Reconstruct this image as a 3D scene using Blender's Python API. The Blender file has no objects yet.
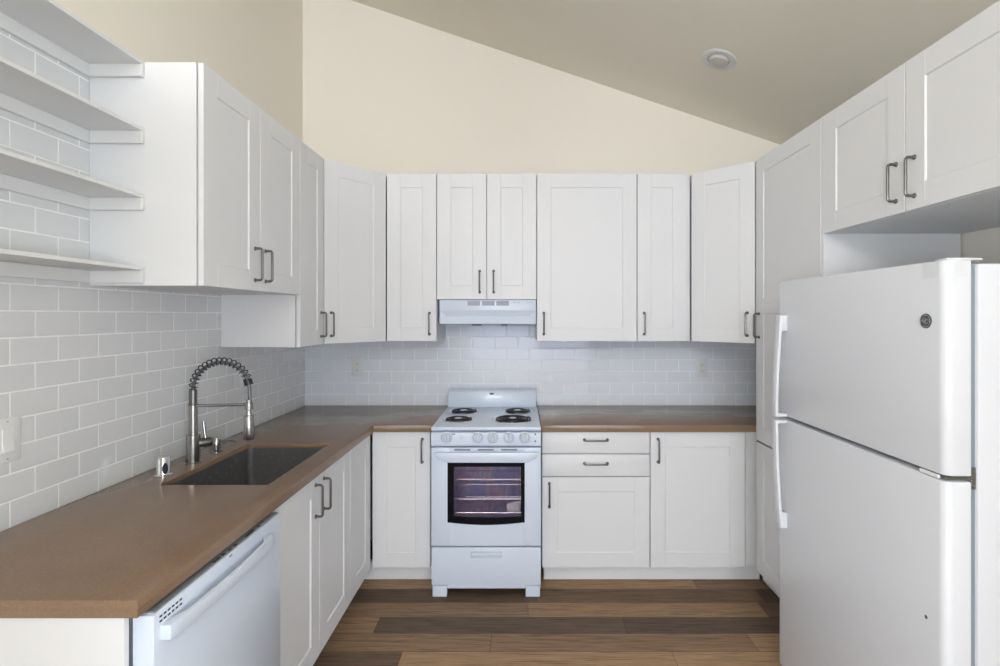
import bpy, bmesh, math, random
from mathutils import Vector, Matrix, Euler
random.seed(7)
PI = math.pi
S = bpy.context.scene
COL = S.collection

# ------------------------------------------------------------------ camera
cam_d = bpy.data.cameras.new('camera')
cam_d.sensor_width = 36.0
cam_d.lens = 518.0 / 1000.0 * 36.0
cam_d.shift_x = -0.021
cam_d.shift_y = -0.017
cam_d.clip_start = 0.02
cam = bpy.data.objects.new('camera', cam_d)
COL.objects.link(cam)
cam.location = (0, 0, 1.522)
cam.rotation_euler = (PI / 2, 0, 0)
S.camera = cam

# ------------------------------------------------------------------ light
S.view_settings.view_transform = 'Standard'
S.view_settings.look = 'None'
S.view_settings.gamma = 1.0
S.view_settings.use_curve_mapping = False
S.view_settings.exposure = 0.70

W = bpy.data.worlds.new('sky')
S.world = W
W.use_nodes = True
bg = W.node_tree.nodes['Background']
bg.inputs['Color'].default_value = (0.80, 0.90, 1.0, 1)
bg.inputs['Strength'].default_value = 1.0


def area(name, loc, rot, sx, sy, power, col):
    d = bpy.data.lights.new(name, 'AREA')
    d.shape = 'RECTANGLE'
    d.size, d.size_y = sx, sy
    d.energy = power
    d.color = col
    o = bpy.data.objects.new(name, d)
    COL.objects.link(o)
    o.location = loc
    o.rotation_euler = rot
    return o


# daylight through the rear windows behind the camera, then two added side fills
area('daylight_rear', (0.15, -5.46, 1.40), (PI / 2 - 0.03, 0, 0), 3.0, 2.0, 40, (0.76, 0.89, 1.16))
area('daylight_clerestory', (-0.65, -5.46, 2.98), (PI / 2 + 0.28, 0, 0), 1.9, 0.5, 80, (0.90, 0.935, 1.0))
area('side_fill', (1.88, -2.7, 1.45), (PI / 2 + 0.30, 0, PI / 2), 2.8, 1.7, 150, (0.84, 0.94, 1.04))  # added fill lamp at the closed right wall, no window there
area('side_fill', (-1.45, -3.2, 1.5), (PI / 2 + 0.30, 0, -PI / 2), 2.8, 1.7, 150, (0.84, 0.94, 1.04))  # added fill lamp on the left, also without a window


# ------------------------------------------------------------------ materials
def mat(name, col, rough=0.5, metal=0.0, **kw):
    m = bpy.data.materials.new(name)
    m.use_nodes = True
    b = m.node_tree.nodes['Principled BSDF']
    b.inputs['Base Color'].default_value = (*col, 1)
    b.inputs['Roughness'].default_value = rough
    b.inputs['Metallic'].default_value = metal
    for k, v in kw.items():
        b.inputs[k].default_value = v
    return m


class NT:
    def __init__(self, m):
        self.t = m.node_tree
        self.b = self.t.nodes['Principled BSDF']

    def n(self, typ, **kw):
        o = self.t.nodes.new(typ)
        for k, v in kw.items():
            setattr(o, k, v)
        return o

    def l(self, a, b):
        self.t.links.new(a, b)

    def math(self, op, a, b=None):
        o = self.n('ShaderNodeMath', operation=op)
        for i, v in enumerate((a, b)):
            if v is None:
                continue
            if isinstance(v, (int, float)):
                o.inputs[i].default_value = v
            else:
                self.l(v, o.inputs[i])
        return o.outputs[0]

    def pos(self):
        g = self.n('ShaderNodeNewGeometry')
        s = self.n('ShaderNodeSeparateXYZ')
        self.l(g.outputs['Position'], s.inputs[0])
        return g.outputs['Position'], s.outputs

    def comb(self, x, y, z=0.0):
        c = self.n('ShaderNodeCombineXYZ')
        for i, v in enumerate((x, y, z)):
            if isinstance(v, (int, float)):
                c.inputs[i].default_value = v
            else:
                self.l(v, c.inputs[i])
        return c.outputs[0]

    def noise(self, vec, scale, detail=4, rough=0.5, dist=0.0):
        o = self.n('ShaderNodeTexNoise')
        o.inputs['Scale'].default_value = scale
        o.inputs['Detail'].default_value = detail
        o.inputs['Roughness'].default_value = rough
        o.inputs['Distortion'].default_value = dist
        self.l(vec, o.inputs['Vector'])
        return o.outputs['Fac']

    def ramp(self, fac, stops):
        r = self.n('ShaderNodeValToRGB')
        e = r.color_ramp.elements
        while len(e) < len(stops):
            e.new(0.5)
        for el, (p, c) in zip(e, stops):
            el.position = p
            el.color = (*c, 1) if len(c) == 3 else c
        self.l(fac, r.inputs[0])
        return r.outputs[0]

    def mix(self, fac, a, b, mode='MIX'):
        o = self.n('ShaderNodeMix', data_type='RGBA', blend_type=mode)
        for sock, v in ((o.inputs[0], fac), (o.inputs[6], a), (o.inputs[7], b)):
            if isinstance(v, (int, float)):
                sock.default_value = v
            elif isinstance(v, tuple):
                sock.default_value = (*v, 1)
            else:
                self.l(v, sock)
        return o.outputs[2]

    def bump(self, h, strength, dist=0.001):
        o = self.n('ShaderNodeBump')
        o.inputs['Strength'].default_value = strength
        o.inputs['Distance'].default_value = dist
        self.l(h, o.inputs['Height'])
        self.l(o.outputs[0], self.b.inputs['Normal'])


M = {}


def paint(name, col, rough=0.75):
    m = mat(name, col, rough)
    t = NT(m)
    p, _ = t.pos()
    f = t.noise(p, 160, 3)
    t.bump(f, 0.12, 0.0008)
    g = t.noise(p, 1.3, 2)
    c = t.mix(g, tuple(x * 0.985 for x in col), tuple(min(1, x * 1.015) for x in col))
    t.l(c, t.b.inputs['Base Color'])
    return m


M['wall'] = paint('cream_wall_paint', (0.89, 0.832, 0.735))
M['ceiling'] = paint('cream_ceiling_paint', (0.84, 0.795, 0.69))
M['cab'] = paint('white_cabinet_lacquer', (0.78, 0.78, 0.795), 0.42)
M['shelf'] = paint('white_shelf_lacquer', (0.78, 0.78, 0.775), 0.5)
M['plate'] = mat('white_plastic', (0.82, 0.82, 0.82), 0.35)
M['enamel'] = mat('white_enamel', (0.68, 0.75, 0.865), 0.2)
M['enamel2'] = mat('white_enamel_knob', (0.58, 0.645, 0.73), 0.3)
M['fridge'] = mat('fridge_white', (0.73, 0.745, 0.79), 0.22)
M['fridgegap'] = mat('fridge_gasket_grey', (0.24, 0.28, 0.33), 0.6)
M['dark'] = mat('dark_gap', (0.02, 0.02, 0.022), 0.6)
M['slot'] = mat('slot_dark', (0.06, 0.06, 0.07), 0.6)
M['greyplastic'] = mat('grey_plastic', (0.22, 0.23, 0.25), 0.45)
M['outlet'] = mat('outlet_plastic', (0.74, 0.745, 0.76), 0.35)
M['label'] = mat('label_grey', (0.42, 0.45, 0.5), 0.5)
M['grille'] = mat('grille_grey', (0.36, 0.38, 0.42), 0.5)
M['nickel'] = mat('brushed_nickel', (0.20, 0.195, 0.19), 0.34, 1.0)
M['steel'] = mat('brushed_steel', (0.40, 0.39, 0.38), 0.24, 1.0)
M['hinge'] = mat('hinge_steel', (0.30, 0.33, 0.35), 0.25, 1.0)
M['chrome'] = mat('chrome', (0.78, 0.79, 0.8), 0.08, 1.0)
M['coil'] = mat('spring_steel', (0.055, 0.055, 0.06), 0.3, 1.0)
M['hose'] = mat('hose_grey', (0.16, 0.17, 0.19), 0.45, 0.3)
M['burner'] = mat('burner_black', (0.03, 0.03, 0.033), 0.4, 0.4)
M['blackglass'] = mat('black_glass', (0.004, 0.004, 0.006), 0.25, 0.0, **{'Specular IOR Level': 0.15})
M['emblem'] = mat('emblem_pewter', (0.10, 0.105, 0.115), 0.4, 0.5)
M['emblem2'] = mat('emblem_light', (0.42, 0.43, 0.44), 0.35, 0.6)
M['paper'] = mat('paper', (0.85, 0.82, 0.72), 0.8)
M['trimwhite'] = mat('window_trim_white', (0.8, 0.8, 0.8), 0.5)
M['tape'] = mat('clear_tape', (0.72, 0.74, 0.76), 0.12)
M['lens'] = mat('lamp_lens', (0.62, 0.61, 0.58), 0.5)
M['can'] = mat('lamp_trim', (0.72, 0.72, 0.70), 0.45)

# sink: dark reflective steel with dried water speckle
m = mat('sink_steel', (0.3, 0.3, 0.3), 0.36, 0.9)
t = NT(m)
p, _ = t.pos()
f = t.noise(p, 55, 6, 0.7)
c = t.ramp(f, [(0.0, (0.28, 0.28, 0.29)), (0.58, (0.34, 0.34, 0.35)), (0.66, (0.55, 0.55, 0.55)), (0.75, (0.65, 0.64, 0.62))])
t.l(c, t.b.inputs['Base Color'])
M['sink'] = m

# oven interior: mottled pink, pale grey and blue
m = mat('oven_interior', (0.3, 0.26, 0.32), 0.35)
t = NT(m)
p, _ = t.pos()
f = t.noise(p, 8.0, 2, 0.5)
c = t.ramp(f, [(0.36, (0.74, 0.40, 0.66)), (0.48, (0.80, 0.76, 0.78)), (0.60, (0.42, 0.46, 0.86))])
f2 = t.noise(p, 60, 4, 0.7)
c = t.mix(t.math('MULTIPLY', f2, 0.5), c, (0.8, 0.78, 0.82))
t.l(c, t.b.inputs['Base Color'])
M['oven'] = m

# oven pane: thin clear glass
m = bpy.data.materials.new('oven_pane_glass')
m.use_nodes = True
nt = m.node_tree
nt.nodes.clear()
out = nt.nodes.new('ShaderNodeOutputMaterial')
tr = nt.nodes.new('ShaderNodeBsdfTransparent')
tr.inputs[0].default_value = (0.86, 0.83, 0.88, 1)
gl = nt.nodes.new('ShaderNodeBsdfGlossy')
gl.inputs['Roughness'].default_value = 0.06
gl.inputs[0].default_value = (0.85, 0.8, 0.9, 1)
fr = nt.nodes.new('ShaderNodeFresnel')
fr.inputs[0].default_value = 1.45
mx = nt.nodes.new('ShaderNodeMixShader')
nt.links.new(fr.outputs[0], mx.inputs[0])
nt.links.new(tr.outputs[0], mx.inputs[1])
nt.links.new(gl.outputs[0], mx.inputs[2])
nt.links.new(mx.outputs[0], out.inputs[0])
M['pane'] = m

# brown quartz worktop
m = mat('brown_quartz', (0.22, 0.14, 0.085), 0.24)
t = NT(m)
p, _ = t.pos()
big = t.noise(p, 2.4, 4, 0.55, 0.6)
c = t.ramp(big, [(0.3, (0.230, 0.145, 0.092)), (0.7, (0.265, 0.170, 0.108))])
fine = t.noise(p, 240, 2)
c = t.mix(0.12, c, t.ramp(fine, [(0.35, (0.10, 0.06, 0.04)), (0.65, (0.40, 0.28, 0.19))]))
mp = t.n('ShaderNodeMapping')
mp.inputs['Rotation'].default_value = (0, 0, 0.7)
mp.inputs['Scale'].default_value = (3.0, 14.0, 3.0)
t.l(p, mp.inputs[0])
vein = t.noise(mp.outputs[0], 1.6, 5, 0.6, 1.5)
vm = t.ramp(vein, [(0.66, (0, 0, 0)), (0.74, (1, 1, 1))])
c = t.mix(t.math('MULTIPLY', vm, 0.09), c, (0.52, 0.42, 0.33))
t.l(c, t.b.inputs['Base Color'])
t.l(t.ramp(t.noise(p, 7, 3), [(0.3, (0.16, 0.16, 0.16)), (0.7, (0.24, 0.24, 0.24))]), t.b.inputs['Roughness'])
M['quartz'] = m

# vinyl plank floor, boards running across the room
m = mat('plank_floor', (0.1, 0.06, 0.04), 0.5, 0.0, **{'Specular IOR Level': 0.3})
t = NT(m)
p, s = t.pos()
PW, PL = 0.1345, 1.22
row = t.math('ADD', t.math('FLOOR', t.math('DIVIDE', t.math('SUBTRACT', s[1], 2.752 - 40 * PW), PW)), 5.0)
wn = t.n('ShaderNodeTexWhiteNoise', noise_dimensions='1D')
t.l(row, wn.inputs['W'])
xo = t.math('ADD', t.math('DIVIDE', s[0], PL), t.math('MULTIPLY', wn.outputs['Value'], 7.3))
idx = t.math('FLOOR', xo)
wn2 = t.n('ShaderNodeTexWhiteNoise', noise_dimensions='2D')
t.l(t.comb(idx, row), wn2.inputs['Vector'])
pid = wn2.outputs['Value']
base = t.ramp(pid, [(0.0, (0.130, 0.086, 0.061)), (0.3, (0.210, 0.134, 0.087)), (0.5, (0.350, 0.222, 0.130)), (1.0, (0.540, 0.342, 0.190))])
gv = t.comb(t.math('ADD', s[0], t.math('MULTIPLY', pid, 31.0)), t.math('MULTIPLY', s[1], 16.0), t.math('MULTIPLY', row, 3.7))
grain = t.noise(gv, 2.6, 8, 0.68, 1.6)
c = t.mix(0.95, base, t.ramp(grain, [(0.30, (0.40, 0.37, 0.35)), (0.47, (0.80, 0.78, 0.76)), (0.66, (1.0, 1.0, 1.0))]), 'MULTIPLY')
gv2 = t.comb(t.math('MULTIPLY', s[0], 2.0), t.math('MULTIPLY', s[1], 70.0), row)
g2 = t.noise(gv2, 2.0, 5, 0.65)
c = t.mix(0.7, c, t.ramp(g2, [(0.36, (0.38, 0.35, 0.33)), (0.50, (1, 1, 1))]), 'MULTIPLY')
fx = t.math('FRACT', xo)
fy = t.math('FRACT', t.math('DIVIDE', t.math('SUBTRACT', s[1], 2.752 - 40 * PW), PW))
ex = t.math('LESS_THAN', t.math('MULTIPLY', t.math('MINIMUM', fx, t.math('SUBTRACT', 1.0, fx)), PL), 0.0011)
ey = t.math('LESS_THAN', t.math('MULTIPLY', t.math('MINIMUM', fy, t.math('SUBTRACT', 1.0, fy)), PW), 0.0011)
edge = t.math('MAXIMUM', ex, ey)
c = t.mix(t.math('MULTIPLY', edge, 0.75), c, (0.02, 0.014, 0.01))
t.l(c, t.b.inputs['Base Color'])
t.bump(t.math('ADD', t.math('MULTIPLY', grain, 0.5), t.math('MULTIPLY', edge, -0.6)), 0.25, 0.001)
M['floor'] = m


def tile(name, axis, u0, c1, c2, cm):
    m = mat(name, (0.7, 0.7, 0.7), 0.12)
    t = NT(m)
    p, s = t.pos()
    uv = t.comb(t.math('SUBTRACT', s[axis], u0 - 60 * 0.1560), t.math('SUBTRACT', s[2], 0.9115 - 21 * 0.0782))
    b = t.n('ShaderNodeTexBrick', offset=0.5, offset_frequency=2)
    t.l(uv, b.inputs['Vector'])
    b.inputs['Color1'].default_value = (*c1, 1)
    b.inputs['Color2'].default_value = (*c2, 1)
    b.inputs['Mortar'].default_value = (*cm, 1)
    b.inputs['Scale'].default_value = 1.0
    b.inputs['Mortar Size'].default_value = 0.0026
    b.inputs['Mortar Smooth'].default_value = 0.15
    b.inputs['Brick Width'].default_value = 0.1560
    b.inputs['Row Height'].default_value = 0.0782
    t.l(b.outputs['Color'], t.b.inputs['Base Color'])
    t.l(t.math('ADD', t.math('MULTIPLY', b.outputs['Fac'], 0.6), 0.12), t.b.inputs['Roughness'])
    b2 = t.n('ShaderNodeTexBrick', offset=0.5, offset_frequency=2)
    t.l(uv, b2.inputs['Vector'])
    for k, v in (('Scale', 1.0), ('Mortar Size', 0.005), ('Mortar Smooth', 1.0), ('Brick Width', 0.1560), ('Row Height', 0.0782)):
        b2.inputs[k].default_value = v
    wob = t.noise(p, 14, 2)
    h = t.math('ADD', t.math('MULTIPLY', b2.outputs['Fac'], -1.0), t.math('MULTIPLY', wob, 0.35))
    t.bump(h, 0.5, 0.0016)
    return m


M['tile_l'] = tile('white_subway_tile_left', 1, 1.487, (0.70, 0.705, 0.715), (0.735, 0.74, 0.75), (0.95, 0.95, 0.95))  # same tile as the back; glancing light painted in as greyer tone, whiter grout
M['tile_b'] = tile('white_subway_tile_back', 0, 0.369, (0.76, 0.79, 0.85), (0.78, 0.81, 0.87), (0.92, 0.925, 0.94))  # same tile as the left; its light painted in as a paler, bluer tone


# ------------------------------------------------------------------ mesh helpers
def bx(bm, x0, x1, y0, y1, z0, z1, bev=0.0, seg=1):
    if x0 > x1: x0, x1 = x1, x0
    if y0 > y1: y0, y1 = y1, y0
    if z0 > z1: z0, z1 = z1, z0
    b = bmesh.new()
    bmesh.ops.create_cube(b, size=1.0)
    for v in b.verts:
        v.co = Vector(((x0 + x1) / 2 + v.co.x * (x1 - x0), (y0 + y1) / 2 + v.co.y * (y1 - y0), (z0 + z1) / 2 + v.co.z * (z1 - z0)))
    if bev > 0:
        bmesh.ops.bevel(b, geom=list(b.edges), offset=bev, segments=seg, profile=0.5, affect='EDGES')
    me = bpy.data.meshes.new('tmp')
    b.to_mesh(me)
    b.free()
    bm.from_mesh(me)
    bpy.data.meshes.remove(me)


def prism(bm, poly, a0, a1, axis='z', bev=0.0, seg=1):
    """poly extruded along an axis; poly is (x,y) for z, (x,z) for y, (y,z) for x."""
    def co(p, a):
        return {'z': (p[0], p[1], a), 'y': (p[0], a, p[1]), 'x': (a, p[0], p[1])}[axis]
    b = bmesh.new()
    lo = [b.verts.new(co(p, a0)) for p in poly]
    hi = [b.verts.new(co(p, a1)) for p in poly]
    n = len(poly)
    b.faces.new(lo)
    b.faces.new(hi)
    for i in range(n):
        b.faces.new((lo[i], lo[(i + 1) % n], hi[(i + 1) % n], hi[i]))
    bmesh.ops.recalc_face_normals(b, faces=list(b.faces))
    if bev > 0:
        es = [e for e in b.edges if len(e.link_faces) == 2 and e.calc_face_angle(0) > math.radians(35)]
        bmesh.ops.bevel(b, geom=es, offset=bev, segments=seg, profile=0.5, affect='EDGES')
    me = bpy.data.meshes.new('tmp')
    b.to_mesh(me)
    b.free()
    bm.from_mesh(me)
    bpy.data.meshes.remove(me)


def tube(bm, pts, r, seg=10, closed=False):
    pts = [Vector(p) for p in pts]
    n = len(pts)
    rs = r if isinstance(r, (list, tuple)) else [r] * n
    rings = []
    up = None
    for i, p in enumerate(pts):
        if closed:
            d = pts[(i + 1) % n] - pts[i - 1]
        else:
            d = pts[min(i + 1, n - 1)] - pts[max(i - 1, 0)]
        d.normalize()
        if up is None:
            up = Vector((0, 0, 1)) if abs(d.z) < 0.9 else Vector((1, 0, 0))
        a = (up - d * up.dot(d))
        if a.length < 1e-6:
            a = d.orthogonal()
        a.normalize()
        up = a
        b2 = d.cross(a)
        rings.append([bm.verts.new(p + (a * math.cos(2 * PI * k / seg) + b2 * math.sin(2 * PI * k / seg)) * rs[i]) for k in range(seg)])
    m_ = n if closed else n - 1
    for i in range(m_):
        A, B = rings[i], rings[(i + 1) % n]
        for k in range(seg):
            bm.faces.new((A[k], A[(k + 1) % seg], B[(k + 1) % seg], B[k]))
    if not closed:
        bm.faces.new(list(reversed(rings[0])))
        bm.faces.new(rings[-1])


def lathe(bm, prof, c=(0, 0, 0), axis='z', seg=32):
    """prof: list of (r, h); revolved about the axis through c. Closed at zero radii."""
    c = Vector(c)
    R = {'z': Matrix.Identity(3), 'y': Matrix(((1, 0, 0), (0, 0, 1), (0, 1, 0))), 'x': Matrix(((0, 0, 1), (1, 0, 0), (0, 1, 0)))}[axis] if not isinstance(axis, Matrix) else axis
    rings = []
    for r, h in prof:
        if r < 1e-7:
            rings.append([bm.verts.new(c + R @ Vector((0, 0, h)))])
        else:
            rings.append([bm.verts.new(c + R @ Vector((r * math.cos(2 * PI * k / seg), r * math.sin(2 * PI * k / seg), h))) for k in range(seg)])
    fs = []
    for A, B in zip(rings, rings[1:]):
        for k in range(seg):
            k2 = (k + 1) % seg
            vs = []
            for v in (A[k % len(A)], A[k2 % len(A)], B[k2 % len(B)], B[k % len(B)]):
                if v not in vs:
                    vs.append(v)
            if len(vs) >= 3:
                fs.append(bm.faces.new(vs))
    bmesh.ops.recalc_face_normals(bm, faces=fs)


def obj(name, bm, m, parent=None, label=None, loc=None, rot=None, sharp=32):
    me = bpy.data.meshes.new(name)
    bm.to_mesh(me)
    bm.free()
    for p_ in me.polygons:
        p_.use_smooth = True
    me.set_sharp_from_angle(angle=math.radians(sharp))
    me.materials.append(M[m] if isinstance(m, str) else m)
    o = bpy.data.objects.new(name, me)
    COL.objects.link(o)
    if parent is not None:
        o.parent = parent
    if label:
        o['label'] = label
    if loc is not None:
        o.location = loc
    if rot is not None:
        o.rotation_euler = rot
    return o


def obj_each(name, bm, m, parent):
    """one object for every connected piece of the mesh"""
    bm.verts.ensure_lookup_table()
    seen = set()
    for v0 in bm.verts:
        if v0 in seen:
            continue
        comp, todo = [], [v0]
        seen.add(v0)
        while todo:
            v = todo.pop()
            comp.append(v)
            for e in v.link_edges:
                w_ = e.other_vert(v)
                if w_ not in seen:
                    seen.add(w_)
                    todo.append(w_)
        ids = {v: i for i, v in enumerate(comp)}
        nb = bmesh.new()
        nv = [nb.verts.new(v.co) for v in comp]
        for f in {f for v in comp for f in v.link_faces}:
            nb.faces.new([nv[ids[v]] for v in f.verts])
        obj(name, nb, m, parent)
    bm.free()


def tag(o, label, cat, group=None):
    o['label'] = label
    o['category'] = cat
    if group:
        o['group'] = group
    return o


def thing(name, label, cat, loc, rz=0.0, group=None):
    o = bpy.data.objects.new(name, None)
    o.empty_display_size = 0.1
    COL.objects.link(o)
    o.location = loc
    o.rotation_euler = (0, 0, rz)
    return tag(o, label, cat, group)


def struct(name, bm, m):
    o = obj(name, bm, m)
    o['kind'] = 'structure'
    return o


def N():
    return bmesh.new()


# ------------------------------------------------------------------ dimensions
XL, XR = -1.488, 1.91
TT = 0.0205          # side walls
YB, YR = 3.53, -5.5           # back wall, rear wall (behind the camera)
CT = 0.914                    # worktop height
FB = 2.90                     # front plane of back base cabinets
FU = 3.14                     # front plane of back wall cabinets
FL = -0.8375                  # front plane of left base cabinets
FLU = -1.08                   # front plane of left wall cabinets
FR = 1.305                    # front plane of right tall cabinets
TOP = 2.385


def zc(x):
    return 3.2837 - 0.3365 * x


# ------------------------------------------------------------------ room
b = N(); bx(b, XL - 0.1, XR + 0.1, YR - 0.1, YB + 0.1, -0.1, 0.0); struct('floor', b, 'floor')
b = N(); bx(b, XL - 0.1, XL, YR - 0.1, YB + 0.1, 0, zc(XL)); struct('wall_left', b, 'wall')
b = N(); prism(b, [(XL, 0), (XR, 0), (XR, zc(XR)), (XL, zc(XL))], YB, YB + 0.1, 'y'); struct('wall_back', b, 'wall')
b = N(); bx(b, XR, XR + 0.1, YR - 0.1, YB + 0.1, 0, zc(XR)); struct('wall_right', b, 'wall')
b = N()
prism(b, [(XL - 0.1, zc(XL - 0.1)), (XR + 0.1, zc(XR + 0.1)), (XR + 0.1, zc(XR + 0.1) + 0.12), (XL - 0.1, zc(XL - 0.1) + 0.12)], YR - 0.1, YB + 0.1, 'y')
struct('ceiling', b, 'ceiling')
# rear wall with a wide patio opening and a clerestory strip (behind the camera)
b = N()
bx(b, XL, -1.35, YR - 0.1, YR, 0, 3.3)
bx(b, 1.65, XR, YR - 0.1, YR, 0, 2.64)
bx(b, -1.35, 1.65, YR - 0.1, YR, 0, 0.38)
bx(b, -1.35, 1.65, YR - 0.1, YR, 2.52, 2.70)
prism(b, [(0.42, 2.70), (1.65, 2.70), (1.65, zc(1.65)), (0.42, zc(0.42))], YR - 0.1, YR, 'y')
prism(b, [(-1.35, 3.26), (0.06, 3.26), (-1.35, zc(-1.35))], YR - 0.1, YR, 'y')
struct('wall_rear', b, 'wall')
b = N(); bx(b, XL, -0.74, -0.32, -0.20, 0, 2.45); struct('light_baffle_left', b, 'wall')  # unseen stub added to keep light off the near cabinet end
b = N(); bx(b, 0.92, XR, -0.32, -0.20, 0, 2.45); struct('light_baffle_right', b, 'wall')  # unseen stub added to shade the near side of the refrigerator
w1 = N()
for x in (-1.33, 0.15, 1.63):
    bx(w1, x - 0.03, x + 0.03, YR - 0.07, YR - 0.01, 0.38, 2.52, 0.004)
for z in (0.41, 2.49):
    bx(w1, -1.30, 1.60, YR - 0.07, YR - 0.01, z - 0.03, z + 0.03, 0.004)
struct('window_1', w1, 'trimwhite')

# tiled splashbacks
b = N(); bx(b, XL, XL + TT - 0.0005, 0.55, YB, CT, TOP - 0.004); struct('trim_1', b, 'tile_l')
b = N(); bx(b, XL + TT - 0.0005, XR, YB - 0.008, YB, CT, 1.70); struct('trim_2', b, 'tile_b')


# ------------------------------------------------------------------ cabinet builder
def handle_mesh():
    b = N()
    h = 0.064
    pr = 0.030
    pts = [(0, 0, -h), (0, -pr + 0.010, -h)]
    for k in range(1, 6):
        a = k / 5 * PI / 2
        pts.append((0, -pr + 0.010 - 0.010 * math.sin(a), -h + 0.010 - 0.010 * math.cos(a)))
    pts += [(p[0], p[1], -p[2]) for p in reversed(pts)]
    tube(b, pts, 0.0050, 10)
    for s_ in (-1, 1):
        lathe(b, [(0, 0.0), (0.0085, 0.0), (0.0085, 0.003), (0.006, 0.006), (0, 0.006)], (0, 0, s_ * h), Matrix(((1, 0, 0), (0, 0, -1), (0, 1, 0))), 16)
    return b


HANDLE = None


def add_handle(parent, x, z, horiz=False):
    global HANDLE
    if HANDLE is None:
        HANDLE = obj('handle', handle_mesh(), 'nickel', parent)
        o = HANDLE
    else:
        o = HANDLE.copy()
        COL.objects.link(o)
        o.parent = parent
    o.location = (x, 0, z)
    o.rotation_euler = (0, PI / 2, 0) if horiz else (0, 0, 0)
    return o


RAIL = 0.083
TH = 0.019


def shaker(x0, x1, z0, z1, mid=None, rail=RAIL):
    b = N()
    bv = 0.0012
    bx(b, x0, x0 + rail, 0, TH, z0, z1, bv)
    bx(b, x1 - rail, x1, 0, TH, z0, z1, bv)
    zs = [(z0, z0 + rail), (z1 - rail, z1)] + ([mid] if mid else [])
    for a, c in zs:
        bx(b, x0 + rail, x1 - rail, 0, TH, a, c, bv)
    bx(b, x0 + rail - 0.004, x1 - rail + 0.004, 0.0055, TH - 0.001, z0 + rail - 0.004, z1 - rail + 0.004)
    # small sloped bead round each panel
    zz = sorted(zs)
    for (a0, a1), (c0, c1) in zip(zz, zz[1:]):
        i0, i1, j0, j1 = x0 + rail, x1 - rail, a1, c0
        w = 0.003
        o4 = [b.verts.new((i0, 0.0025, j0)), b.verts.new((i1, 0.0025, j0)), b.verts.new((i1, 0.0025, j1)), b.verts.new((i0, 0.0025, j1))]
        q4 = [b.verts.new((i0 + w, 0.0056, j0 + w)), b.verts.new((i1 - w, 0.0056, j0 + w)), b.verts.new((i1 - w, 0.0056, j1 - w)), b.verts.new((i0 + w, 0.0056, j1 - w))]
        for k in range(4):
            b.faces.new((o4[k], o4[(k + 1) % 4], q4[(k + 1) % 4], q4[k]))
    return b


def slab(x0, x1, z0, z1):
    b = N()
    bx(b, x0, x1, 0, TH, z0, z1, 0.0015, 2)
    return b


def carcass_open(w, h, depth, z0=0.0):
    b = N()
    T = 0.016
    y0, y1 = TH + 0.005, depth
    bx(b, 0.0005, T, y0, y1, z0, h)
    bx(b, w - T, w - 0.0005, y0, y1, z0, h)
    bx(b, T, w - T, y0, y1, z0, z0 + T)
    bx(b, T, w - T, y1 - 0.008, y1, z0 + T, h)
    bx(b, T, w - T, y0, y0 + 0.06, h - T, h)
    return b


def carcass(w, h, depth, z0=0.0):
    b = N()
    bx(b, 0.0005, w - 0.0005, TH + 0.005, depth, z0, h, 0.0008)
    return b


def cabinet(name, label, cat, loc, rz, w, h, depth, fronts, group=None, open_=False, z0=0.0, car=None):
    """local frame: x along the front, y into the cabinet, z up; loc = left bottom corner of the door plane"""
    t = thing(name, label, cat, loc, rz, group)
    if car is None:
        car = carcass_open(w, h, depth, z0) if open_ else carcass(w, h, depth, z0)
    obj('carcass', car, 'cab', t)
    for f in fronts:
        x0, x1, a, c = f['r']
        if f.get('slab'):
            d = obj('drawer', slab(x0, x1, a, c), 'cab', t)
        else:
            d = obj('door', shaker(x0, x1, a, c, f.get('mid')), 'cab', t)
        if 'h' in f:
            add_handle(d, f['h'][0], f['h'][1], f.get('slab', False))
    return t


g = 0.0022
RZL, RZR = PI / 2, -PI / 2
GB = 'white wall cabinets above the back worktop'

# ---- back wall cabinets
zb = 1.369


def wall_cab(x0, x1, z0, label, doors, group=GB):
    w, h = x1 - x0, TOP - z0
    fr = []
    n = len(doors)
    for i, side in enumerate(doors):
        a, c = i * w / n + g, (i + 1) * w / n - g
        hx = a + 0.040 if side == 'l' else c - 0.040
        fr.append({'r': (a, c, 0.0, h - 0.001), 'h': (hx, 0.107)})
    return cabinet('wall_cabinet', label, 'cabinet', (x0, FU, z0), 0, w, h, YB - 0.009 - FU, fr, group)


wall_cab(-0.815, -0.512, zb, 'narrow white wall cabinet left of the range hood, handle at its lower right', ['r'])
wall_cab(-0.511, 0.095, 1.623, 'short two-door white wall cabinet directly above the range hood', ['r', 'l'])
wall_cab(0.096, 0.703, zb, 'wide one-door white wall cabinet right of the range hood', ['l'])
wall_cab(0.704, 1.006, zb, 'narrow white wall cabinet between the wide one-door cabinet and the right corner cabinet', ['l'])
b = N(); bx(b, 1.0065, 1.029, FU + 0.02, FU + 0.036, zb, TOP)
tag(obj('filler_strip', b, 'cab'), 'thin upright white filler strip beside the right corner wall cabinet', 'filler strip')


def diag(name, label, p0, p1, poly, hl, zb_, group):
    dx, dy = p1[0] - p0[0], p1[1] - p0[1]
    w = math.hypot(dx, dy)
    rz = math.atan2(dy, dx)
    R = Matrix.Rotation(-rz, 2)
    loc = [R @ (Vector(q) - Vector(p0)) for q in poly]
    h = TOP - zb_
    c = N()
    # set the carcass a little behind the door
    prism(c, [(v.x, max(v.y, TH + 0.002)) for v in loc], 0, h, 'z')
    hx = g + 0.04 if hl == 'l' else w - g - 0.04
    cabinet(name, label, 'cabinet', (p0[0], p0[1], zb_), rz, w, h, 0.3,
            [{'r': (g, w - g, 0, h - 0.001), 'h': (hx, 0.107)}], group, car=c)


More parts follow.
